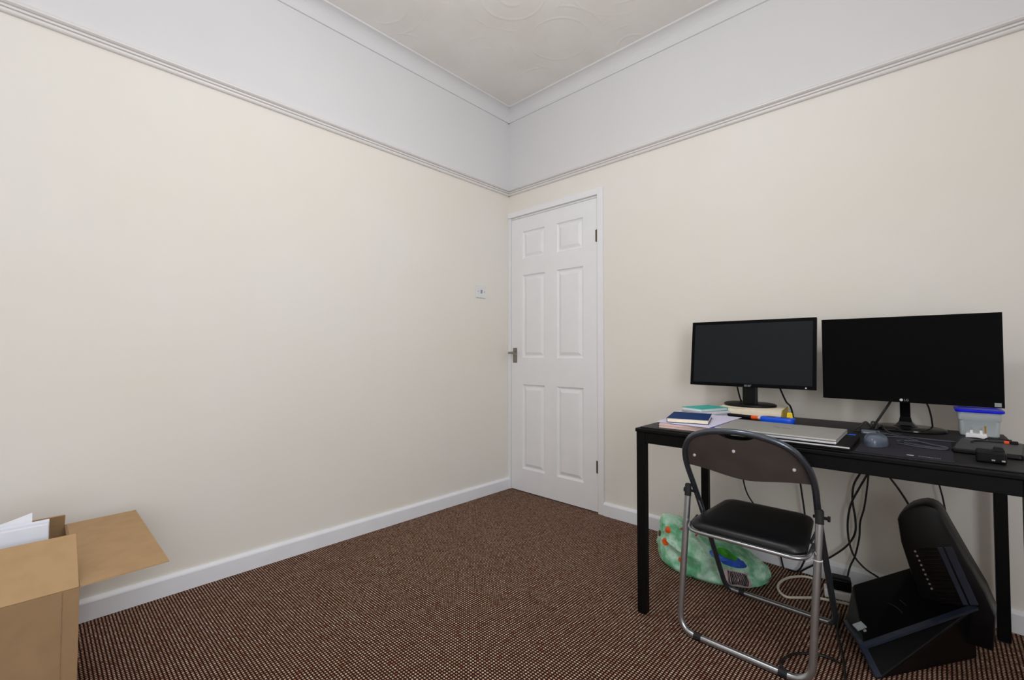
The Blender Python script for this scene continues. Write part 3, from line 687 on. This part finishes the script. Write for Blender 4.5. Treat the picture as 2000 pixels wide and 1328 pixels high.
# tub with blue lid
t = thing('storage_tub', 'translucent plastic tub with bright blue lid at desk back corner', 'tub', (2.414, -0.160, Z0), 0.02)
def rr(wx, wy, r, n=5):
    P = []
    for cx, cy, a0 in ((wx-r, wy-r, 0), (-wx+r, wy-r, PI/2), (-wx+r, -wy+r, PI), (wx-r, -wy+r, 3*PI/2)):
        for k in range(n+1): P.append((cx + r*math.cos(a0 + PI/2*k/n), cy + r*math.sin(a0 + PI/2*k/n)))
    return P
def loft(b, secs, cap0=True, cap1=True):
    R_ = [[b.verts.new((x, y, z)) for (x, y) in s] for s, z in secs]
    for a, c in zip(R_, R_[1:]):
        n = len(a)
        for k in range(n): b.faces.new((a[k], a[(k+1) % n], c[(k+1) % n], c[k]))
    if cap0: b.faces.new(list(reversed(R_[0])))
    if cap1: b.faces.new(R_[-1])
b = nb()
loft(b, [(rr(.044, .046, .010), 0.0), (rr(.047, .049, .012), 0.003), (rr(.0495, .0515, .012), 0.052), (rr(.052, .054, .012), 0.055), (rr(.0535, .0555, .012), 0.082),
         (rr(.0520, .0540, .011), 0.082), (rr(.0500, .0520, .011), 0.056), (rr(.0475, .0495, .011), 0.050), (rr(.0455, .0475, .011), 0.005)])
obj('tub_body', b, 'tub', t, sm=True)
b = nb(); loft(b, [(rr(.0585, .0605, .014), 0.0815), (rr(.060, .062, .014), 0.084), (rr(.060, .062, .014), 0.0895), (rr(.058, .060, .013), 0.0915), (rr(.050, .052, .012), 0.0915), (rr(.049, .051, .012), 0.089)])
obj('lid', b, 'lid_blue', t, sm=True)

# dark tablet / folder, white plug, black plug
t = thing('tablet', 'dark grey flat tablet case lying by right end of desk', 'tablet', (2.420, -0.500, Z0), -0.10)
b = nb(); loft(b, [(rr(.067, .118, .010), 0.0), (rr(.070, .121, .010), 0.003), (rr(.070, .121, .010), 0.010), (rr(.068, .119, .010), 0.013)]); obj('case', b, 'black', t, sm=True)
b = nb(); loft(b, [(rr(.065, .116, .008), 0.0128), (rr(.065, .116, .008), 0.0140)]); obj('cover', b, 'tablet', t)
t = thing('mains_plug', 'white three pin plug lying pins upward beside the tub', 'plug', (2.402, -0.325, Z0), -0.05)
b = nb(); hull(b, [(-0.023, -0.020, 0), (0.023, -0.020, 0), (0.023, 0.020, 0), (-0.023, 0.020, 0), (-0.025, -0.022, 0.012), (0.025, -0.022, 0.012), (0.025, 0.022, 0.012), (-0.025, 0.022, 0.012), (-0.024, -0.021, 0.026), (0.024, -0.021, 0.026), (0.024, 0.021, 0.026), (-0.024, 0.021, 0.026)], 0.003); obj('body', b, 'whiteplastic', t, sm=True)
for (x, y, h, wx, wy, base_h) in ((-0.011, -0.008, 0.018, 0.0032, 0.002, 0.010), (0.011, -0.008, 0.018, 0.0032, 0.002, 0.010)):
    b = nb(); box(b, x - wx, x + wx, y - wy, y + wy, 0.025, 0.026 + base_h); pn = obj('pin', b, 'whiteplastic', t)
    b = nb(); box(b, x - wx, x + wx, y - wy, y + wy, 0.026 + base_h, 0.026 + h); obj('pin_tip', b, 'steel', pn)
b = nb(); box(b, 0.018, 0.0225, 0.006, 0.014, 0.025, 0.049); obj('pin', b, 'brass', t)
b = nb(); tube(b, smooth_path([(-0.024, -0.0215, 0.010), (0.0, -0.0235, 0.012), (0.016, -0.0235, 0.010), (0.026, -0.030, 0.0155), (0.050, -0.034, 0.0175), (0.075, -0.045, 0.0175)], 6), 0.0024, 7); obj('flex', b, 'rubber', t, sm=True)
t = thing('charger_plug', 'chunky black plug charger with two bright pin ends on desk edge', 'plug', (2.410, -0.700, Z0), -0.05)
b = nb(); box(b, -0.026, 0.030, -0.028, 0.024, 0, 0.030, 0.005, 3); obj('body', b, 'black', t)
b = nb(); hull(b, [(0.004, -0.014, 0.029), (0.028, -0.014, 0.029), (0.028, 0.014, 0.029), (0.004, 0.014, 0.029), (0.008, -0.010, 0.040), (0.024, -0.010, 0.040), (0.024, 0.010, 0.040), (0.008, 0.010, 0.040)], 0.002); obj('collar', b, 'black', t)
for x in (0.006, 0.024):
    b = nb(); box(b, x - 0.0035, x + 0.0035, -0.038, -0.027, 0.008, 0.012, 0.0008); obj('pin', b, 'steel', t)
t = thing('short_lead', 'short black lead with orange ended connector on dark tablet', 'cable', (2.440, -0.430, Z0 + 0.0142), 0)
b = nb(); tube(b, smooth_path([(-0.055, -0.045, 0.0025), (-0.050, -0.020, 0.0025), (-0.030, 0.002, 0.0025), (0.0, 0.004, 0.0025), (0.016, 0.004, 0.003)], 6), 0.0025, 7); obj('lead', b, 'cable', t, sm=True)
b = nb(); box(b, 0.015, 0.026, 0.0, 0.009, 0.0, 0.0075, 0.001); obj('orange_collar', b, 'orange', t)
b = nb(); box(b, 0.026, 0.044, -0.001, 0.010, 0.0, 0.0085, 0.0015); obj('connector', b, 'black', t)

# ------------------------------------------------------------------ folding chair (seen from behind)
CX = 1.842
ch = thing('folding_chair', 'grey tubular folding chair with black seat facing the desk', 'chair', (CX, -0.62, 0))
yl = lambda z: -0.412 - 0.655 * (z - 0.011)
half = [(0.150, 0.011), (0.168, 0.0125), (0.182, 0.022), (0.189, 0.045), (0.190, 0.10), (0.190, 0.25), (0.190, 0.40), (0.192, 0.50), (0.195, 0.57), (0.193, 0.615), (0.183, 0.655), (0.160, 0.692), (0.122, 0.718), (0.066, 0.734), (0.0, 0.739)]
left = [(CX - hx, yl(z), z) for hx, z in half]
path = left[1:] + [(2*CX - p[0], p[1], p[2]) for p in reversed(left[1:-1])]
b = nb(); tube(b, smooth_path(path, 4), 0.0098, 12); wpart('back_hoop', b, 'hoop', ch, True)
b = nb(); tube(b, [(CX - 0.168, yl(0.0125), 0.0125), (CX - 0.150, yl(.011), 0.0111), (CX + 0.150, yl(.011), 0.0111), (CX + 0.168, yl(.0125), 0.0125)], 0.0099, 12); wpart('front_foot_bar', b, 'chrome', ch, True)
# rear U
XS = 0.205
yr = lambda z: -0.828 + 0.13 * (z - 0.02)
rp = round_path([(1.641, yr(.478), 0.478), (1.631, yr(0.011), 0.0112), (2.028, yr(0.011), 0.0112), (2.044, yr(.478), 0.478)], 0.062, 8)
b = nb(); tube(b, rp, 0.0108, 14); ru = wpart('rear_leg_frame', b, 'chrome', ch, True)
for s in (-1, 1):
    b = nb(); xt = 1.641 if s < 0 else 2.044; tube(b, [(xt, yr(.470), 0.470), (xt, yr(.508), 0.508), (xt, yr(.513), 0.513)], 0.0116, 12, radii=[0.0116, 0.0116, 0.008]); wpart('end_cap', b, 'rubber', ch, True)
    b = nb(); tube(b, [(CX + s*(XS + .018), -0.742, 0.482), (CX + s*(XS - .024), -0.742, 0.482)], 0.005, 10); tube(b, [(CX + s*(XS + .020), -0.742, 0.482), (CX + s*(XS + .014), -0.742, 0.482)], 0.009, 12); wpart('pivot_bolt', b, 'rubber', ch, True)
    xx = CX + (-0.147 if s < 0 else 0.111)
    b = nb(); tube(b, [(xx - 0.012, yr(.011), 0.0122), (xx + 0.012, yr(.011), 0.0122)], 0.0122, 12); wpart('foot_sleeve', b, 'rubber', ch, True)
    b = nb(); tube(b, [(CX + s*0.128 - 0.010, yl(.011), 0.0122), (CX + s*0.128 + 0.010, yl(.011), 0.0122)], 0.0122, 12); wpart('foot_sleeve', b, 'rubber', ch, True)
# seat cushion
b = nb()
def seat_sec(ins):
    P = []
    hw0, hw1, y0, y1 = 0.176 - ins, 0.160 - ins, -0.838 + ins, -0.520 - ins
    c = [(-hw0, y0), (hw0, y0), (hw1 + 0.006, y1 - 0.08), (hw1 - 0.012, y1), (-hw1 + 0.012, y1), (-hw1 - 0.006, y1 - 0.08)]
    pts = round_path([(CX + c[-1][0], c[-1][1], 0)] + [(CX + x, y, 0) for x, y in c] + [(CX + c[0][0], c[0][1], 0)], 0.040, 5)
    pts = pts[1:-1]
    return [(p.x, p.y) for p in pts]
def seat_sec2(ins):
    hw0, hw1, y0, y1 = 0.176 - ins, 0.150 - ins, -0.838 + ins, -0.520 - ins
    P = []
    for (cx_, cy_, r_, a0, a1) in ((hw0, y0, 0.045, -PI/2, 0.06), (hw1, y1, 0.035, 0.06, PI/2), (-hw1, y1, 0.035, PI/2, PI - 0.06), (-hw0, y0, 0.045, PI - 0.06, 3*PI/2)):
        sx = -1 if cx_ < 0 else 1; sy = 1 if cy_ == y0 else -1
        for k in range(7):
            a = a0 + (a1 - a0) * k / 6
            P.append((CX + cx_ - sx * r_ + r_ * math.cos(a), cy_ + sy * r_ + r_ * math.sin(a)))
    return P
sz = lambda y: 0.018 * (y + 0.838) / 0.32
R_ = []
for ins, z in ((0.012, 0.376), (0.002, 0.379), (0.0, 0.388), (0.004, 0.398), (0.014, 0.404), (0.035, 0.407), (0.07, 0.408)):
    R_.append([b.verts.new((x, y, z + sz(y))) for x, y in seat_sec2(ins)])
for a, c in zip(R_, R_[1:]):
    n = len(a)
    for k in range(n): b.faces.new((a[k], a[(k+1) % n], c[(k+1) % n], c[k]))
b.faces.new(list(reversed(R_[0]))); b.faces.new(R_[-1])
wpart('seat', b, 'vinyl', ch, True)
# chrome seat rod
b = nb(); tube(b, round_path([(CX - 0.182, -0.735, 0.392), (CX - 0.180, -0.842, 0.374), (CX + 0.180, -0.842, 0.374), (CX + 0.182, -0.735, 0.392)], 0.05, 6), 0.0062, 10); wpart('seat_rod', b, 'chrome', ch, True)
for s in (-1, 1):
    b = nb(); tube(b, [(CX + s*0.165, -0.70, 0.380), (CX + s*0.193, -0.70, 0.452)], 0.004, 8); wpart('seat_link', b, 'hoop', ch, True)
# backrest board between the hoop sides, with a hand-grip scoop at the top
def hoop_top(xr):
    xs_ = [p[0] for p in half[8:]][::-1]; zs_ = [p[1] for p in half[8:]][::-1]
    ax = abs(xr)
    for i in range(len(xs_) - 1):
        if xs_[i] <= ax <= xs_[i+1]:
            t_ = (ax - xs_[i]) / (xs_[i+1] - xs_[i] + 1e-9); return zs_[i] + t_ * (zs_[i+1] - zs_[i])
    return 0.60
def back_pt(u, v):
    xr = -0.186 + 0.372 * u
    top = hoop_top(xr) - 0.004
    if abs(xr - 0.0) < 0.058: top -= 0.022 * max(0, 1 - (xr / 0.058) ** 2) ** 0.7
    bot = 0.585 - 0.016 * math.cos(PI * xr / 0.372) ** 1.0 + 0.004 + 0.004 * math.sin(3 * PI * u)
    top = max(top, bot + 0.004)
    z = bot + (top - bot) * v
    return Vector((CX + xr, yl(z) - 0.020 * math.cos(PI * xr / 0.372) * (1 - 0.55 * v) + 0.002, z))
b = nb(); sheet(b, back_pt, 44, 10)
ret = bmesh.ops.solidify(b, geom=b.faces[:], thickness=0.010)
bk = wpart('backrest', b, 'backboard', ch, True)
for (u, v) in ((0.085, 0.42), (0.46, 0.70), (0.90, 0.42)):
    p = back_pt(u, v)
    b = nb(); lathe(b, [(0, 0.0030), (0.0034, 0.0024), (0.0050, 0.0), (0.0050, -0.004), (0, -0.004)], 12); xf(b, place((p.x, p.y - 0.0045, p.z), 0, PI / 2 + 0.55)); wpart('rivet', b, 'logo_w', bk, True)  # pale colour stands in for the highlight on a steel rivet
# white cable tie on the right tube
b = nb(); tube(b, [(2.040 + 0.012*math.cos(a), yr(.365) + 0.012*math.sin(a), 0.365) for a in [2*PI*k/16 for k in range(16)]], 0.0018, 6, closed=True)
tube(b, [(2.040 - 0.012, yr(.365) - 0.004, 0.365), (2.040 - 0.030, yr(.36) - 0.004, 0.352)], 0.0022, 6); wpart('cable_tie', b, 'whiteplastic', ch)

# ------------------------------------------------------------------ green carrier bag
BL = Vector((1.550, -0.282, 0))
bag = thing('carrier_bag', 'crumpled green printed carrier bag on carpet behind the chair', 'bag', BL)
b = nb()
from mathutils import noise as mn
NU, NV = 150, 60
def bag_pt(u, v):
    a = 2 * PI * u
    prof = [(0.00, 0.86), (0.06, 0.97), (0.2, 1.0), (0.45, 0.96), (0.65, 0.90), (0.8, 0.78), (0.92, 0.50), (1.0, 0.0)]
    k = 0
    for (v0, r0), (v1, r1) in zip(prof, prof[1:]):
        if v0 <= v <= v1: k = r0 + (r1 - r0) * (v - v0) / (v1 - v0); break
    ca, sa = math.cos(a), math.sin(a)
    rx = 0.232 if ca > 0 else 0.228; ry = 0.115 if sa > 0 else 0.145
    x, y = rx * ca * k, ry * sa * k
    hgt = 0.168 - 0.34 * x
    hgt = max(0.105, min(0.232, hgt))
    z = hgt * (1 - (1 - v) ** 1.6)
    if ca < 0: x -= 0.035 * v * (-ca)
    p = Vector((x, y, z))
    q = p + Vector((mn.noise(p * 6), mn.noise(p * 6 + Vector((9, 2, 4))), 0)) * 0.06
    d = mn.noise(p * 7 + Vector((3, 1, 7))) * 0.016 - abs(mn.noise(q * 9)) * 0.044 - abs(mn.noise(q * 21 + Vector((5, 5, 5)))) * 0.016 + 0.012
    n = Vector((ca, sa, 0.6 * v)).normalized()
    p += n * d * (0.25 + 0.75 * min(1, v * 4))
    p.z = max(0.001, p.z)
    c_, s_ = math.cos(0.21), math.sin(0.21)
    p = Vector((p.x * c_ - p.y * s_, p.x * s_ + p.y * c_, p.z))
    p.y = min(p.y, 0.125)
    return p
g = [[b.verts.new(bag_pt(i / NU, j / NV * 0.985)) for j in range(NV + 1)] for i in range(NU)]
for i in range(NU):
    for j in range(NV): b.faces.new((g[i][j], g[(i+1) % NU][j], g[(i+1) % NU][j+1], g[i][j+1]))
b.faces.new([g[i][0] for i in range(NU)][::-1]); b.faces.new([g[i][NV] for i in range(NU)])
obj('bag_skin', b, 'bag', bag, sm=True)
def on_bag(u, v, off):
    p = bag_pt(u % 1, v); e = 0.004
    du = bag_pt((u + e) % 1, v) - bag_pt((u - e) % 1, v); dv = bag_pt(u, min(.98, v + e)) - bag_pt(u, max(0, v - e))
    n = du.cross(dv).normalized()
    return p + n * off
def patch(name, u0, u1, v0, v1, mat, off=0.003, nu=10, nv=8, ell=False):
    b_ = nb()
    if ell:
        def f(s, t_):
            r = t_; a = 2 * PI * s
            return on_bag((u0 + u1) / 2 + (u1 - u0) / 2 * r * math.cos(a), (v0 + v1) / 2 + (v1 - v0) / 2 * r * math.sin(a), off)
        sheet(b_, f, 20, 4)
    else: sheet(b_, lambda s, t_: on_bag(u0 + (u1 - u0) * s, v0 + (v1 - v0) * t_, off), nu, nv)
    return obj(name, b_, mat, bag, sm=True)
MAT['bag_blue'] = plain('blue_print', srgb(48, 92, 196), 0.4, var=0.35, scale=30)
MAT['bag_green'] = plain('leaf_green_print', srgb(64, 150, 40), 0.4, var=0.3, scale=30)
MAT['bag_label'] = plain('pale_barcode_panel', srgb(196, 170, 176), 0.5, var=0.05)
patch('blue_print', 0.755, 0.880, 0.50, 0.80, 'bag_blue', 0.0025, ell=True)
patch('green_print', 0.775, 0.850, 0.66, 0.86, 'bag_green', 0.004, ell=True)
patch('barcode_panel', 0.800, 0.872, 0.08, 0.42, 'bag_label', 0.004)
uu = 0.808
rb = random.Random(3)
b = nb()
while uu < 0.864:
    wdt = rb.choice((0.0012, 0.0022, 0.0032)); 
    if uu + wdt > 0.864: break
    f = lambda s, t_, u0=uu, w_=wdt: on_bag(u0 + w_ * s, 0.12 + 0.26 * t_, 0.0055)
    gg = [[b.verts.new(f(i, j / 6)) for j in range(7)] for i in range(2)]
    for j in range(6): b.faces.new((gg[0][j], gg[1][j], gg[1][j+1], gg[0][j+1]))
    uu += wdt + rb.choice((0.0010, 0.0018))
o = obj('barcode', b, 'rubber', bag); o['kind'] = 'stuff'

# ------------------------------------------------------------------ black appliance under the desk
AP = Vector((2.24, -0.40, 0))
ap = thing('black_appliance', 'black plastic appliance with ribbed upright panel on carpet under desk', 'appliance', AP)
A = (2.127, -0.58, 0.050); B_ = (2.388, -0.35, 0.180); Cc = (2.062, -0.45, 0.045); D_ = (2.072, -0.34, 0.140); E_ = (2.235, -0.235, 0.222)
b = nb(); hull(b, [A, B_, Cc, D_, E_, (2.168, -0.640, 0.0), (2.345, -0.345, 0.0), (2.072, -0.42, 0.0), (2.09, -0.33, 0.0), (2.25, -0.22, 0.0), (2.39, -0.30, 0.0), (2.36, -0.24, 0.20)], 0.004)
wpart('body', b, 'appliance', ap)
def bar(b, p, q, w_, h_):
    P, Q = Vector(p), Vector(q); d = (Q - P).normalized(); s = d.cross(Vector((0, 0, 1))).normalized(); u_ = s.cross(d)
    vs = [b.verts.new(c + s * sx * w_ / 2 + u_ * sz_ * h_ / 2) for c in (P, Q) for sx, sz_ in ((-1, -1), (1, -1), (1, 1), (-1, 1))]
    for q_ in ((0, 1, 2, 3), (7, 6, 5, 4), (0, 4, 5, 1), (1, 5, 6, 2), (2, 6, 7, 3), (3, 7, 4, 0)): b.faces.new([vs[i] for i in q_])
b = nb(); bar(b, (2.122, -0.583, 0.052), (2.388, -0.352, 0.184), 0.020, 0.008); wpart('top_rim', b, 'strip', ap)
b = nb(); bar(b, (2.062, -0.448, 0.050), (2.123, -0.582, 0.053), 0.016, 0.010); bar(b, (2.123, -0.582, 0.053), (2.166, -0.642, 0.006), 0.018, 0.010); wpart('side_rim', b, 'strip', ap)
n_ = (Vector(B_) - Vector(A)).cross(Vector(D_) - Vector(A)).normalized()
if n_.z < 0: n_ = -n_
ex = (Vector(B_) - Vector(A)).normalized(); ey = n_.cross(ex)
def tp(s, t_, h=0.0): return Vector(A) + ex * s + ey * t_ + n_ * h
b = nb(); hull(b, [tp(s, t_, h) for s in (0.025, 0.056) for t_ in (0.055, 0.078) for h in (0.000, 0.006)]); wpart('sticker', b, 'sticker', ap)
b = nb(); hull(b, [tp(s, t_, h) for s in (0.038, 0.046) for t_ in (0.044, 0.048) for h in (0.000, 0.006)]); wpart('tag', b, 'logo_g', ap)
for (s0, t0) in ((0.14, 0.075), (0.17, 0.09)):
    b = nb(); tube(b, [tp(s0 + 0.045 * math.cos(a), t0 + 0.05 * math.sin(a), 0.006) for a in [(-0.3 + 0.12 * k) for k in range(9)]], 0.0022, 6); wpart('reflection_arc', b, 'strip', ap, True)  # added arcs stand in for curved reflections on the top face
out = [(2.202, 0.414), (2.207, 0.430), (2.216, 0.444), (2.234, 0.462), (2.254, 0.474), (2.272, 0.481), (2.286, 0.480), (2.300, 0.475), (2.311, 0.462), (2.330, 0.416), (2.373, 0.319), (2.411, 0.236), (2.432, 0.170), (2.425, 0.06), (2.30, 0.06), (2.262, 0.131), (2.232, 0.250), (2.210, 0.337)]
b = nb(); prism(b, out, lambda p: (p[0], -0.355, p[1]), lambda p: (p[0] + 0.01, -0.235, p[1]), 0.010); wpart('upright_panel', b, 'appliance', ap, True)
ax0, ax1 = Vector((2.328, -0.360, 0.358)), Vector((2.386, -0.360, 0.192))
for off, wd in ((0.0, 0.020), (-0.021, 0.013)):
    b = nb(); d = (ax1 - ax0).normalized(); s = Vector((d.z, 0, -d.x)); s = -s if s.x < 0 else s
    p0, p1 = ax0 + s * off, ax1 + s * off
    hull(b, [p + s * k * wd / 2 + Vector((0, dy, 0)) for p in (p0, p1) for k in (-1, 1) for dy in (0, 0.009)], 0.0012); wpart('stripe', b, 'strip', ap)
d = (ax1 - ax0); s = Vector((d.z, 0, -d.x)).normalized(); s = -s if s.x < 0 else s
for k in range(14):
    c = ax0 + d * ((k + 0.5) / 14) + s * (-0.055)
    b = nb(); hull(b, [c + s * e * 0.024 + d.normalized() * g_ * 0.0035 + Vector((0, dy, 0)) for e in (-1, 1) for g_ in (-1, 1) for dy in (0, 0.009)]); wpart('rib', b, 'black_gloss', ap)
for k in range(9):
    c = ax0 + d * ((k + 0.6) / 12) + s * (-0.088)
    b = nb(); lathe(b, [(0, -0.003), (0.0028, -0.002), (0.0032, 0.004), (0, 0.004)], 8); xf(b, place(c, 0, PI / 2)); wpart('stud', b, 'steel', ap, True)
for (s_, t_) in ((0.10, -0.02), (0.15, -0.05)):
    p = Vector(A) + ex * s_ + Vector((0.010, -0.030, t_ - 0.02))

# ------------------------------------------------------------------ cardboard box by the left wall
BX = thing('cardboard_box', 'open brown cardboard box with raised flaps beside the left wall', 'box', (0.50, -2.55, 0))
x0, x1, y0, y1, H_, tk = 0.205, 0.790, -2.780, -2.333, 0.420, 0.005
for nm, (a0, a1, c0, c1) in (('side', (x1 - tk, x1, y0, y1)), ('side', (x0, x0 + tk, y0, y1)), ('side', (x0 + tk, x1 - tk, y1 - tk, y1)), ('side', (x0 + tk, x1 - tk, y0, y0 + tk))):
    b = nb(); box(b, a0, a1, c0, c1, 0, H_); wpart(nm, b, 'card', BX)
b = nb(); box(b, x0, x1, y0, y1, 0.0, 0.004); wpart('bottom', b, 'card_in', BX)
def flap(p, q, d, length, th=0.004):
    P, Q, Dv = Vector(p), Vector(q), Vector(d).normalized()
    n = (Q - P).cross(Dv).normalized()
    b_ = nb(); hull(b_, [c + n * h for c in (P, Q, P + Dv * length, Q + Dv * length) for h in (-th/2, th/2)])
    return wpart('flap', b_, 'card_in', BX)
flap((x1 - .002, y1 - .001, H_), (x1 - .002, y0 + .001, H_), (-0.150, 0, 0.088), 0.172)
flap((x0 + .004, y1 + .001, H_), (x1 - .006, y1 + .001, H_), (0, 0.180, 0.003), 0.176)
flap((x0 + .002, y1 - .004, H_), (x0 + .002, y0 + .001, H_), (0.05, 0, 0.12), 0.040)
flap((x0 + .004, y0 - .001, H_), (x1 - .004, y0 - .001, H_), (0, -0.12, -0.12), 0.172)
b = nb(); box(b, x1 - 0.0004, x1 + 0.0008, y1 - 0.030, y1 - 0.0285, 0.0, H_ - 0.002); wpart('crease', b, 'card_edge', BX)
# contents
b = nb(); box(b, 0.566, 0.586, -2.740, -2.384, 0.006, 0.534, 0.002); o = obj('paper_pad', b, 'paper', loc=(0.576, -2.56, 0.006)); tag(o, 'white paper pad standing upright inside the open cardboard box', 'paper')
b = nb(); sheet(b, lambda u, v: (0.557 - 0.050 * v, -2.72 + 0.306 * u, 0.496 + 0.018 * u + 0.030 * u ** 3 * (0.45 + 0.55 * v) + 0.008 * v), 20, 5, 0.001)
o = obj('loose_sheet', b, 'paper', loc=(0.53, -2.56, 0.50)); tag(o, 'curled white sheet rising highest out of the cardboard box', 'paper')
b = nb(); sheet(b, lambda u, v: (0.564 - 0.004 * v, -2.72 + 0.338 * u, 0.10 + 0.432 * v + 0.008 * u * v), 14, 6, 0.001)
o = obj('loose_sheet', b, 'paper', loc=(0.56, -2.55, 0.10)); tag(o, 'white sheet standing just behind the upright paper pad', 'paper')
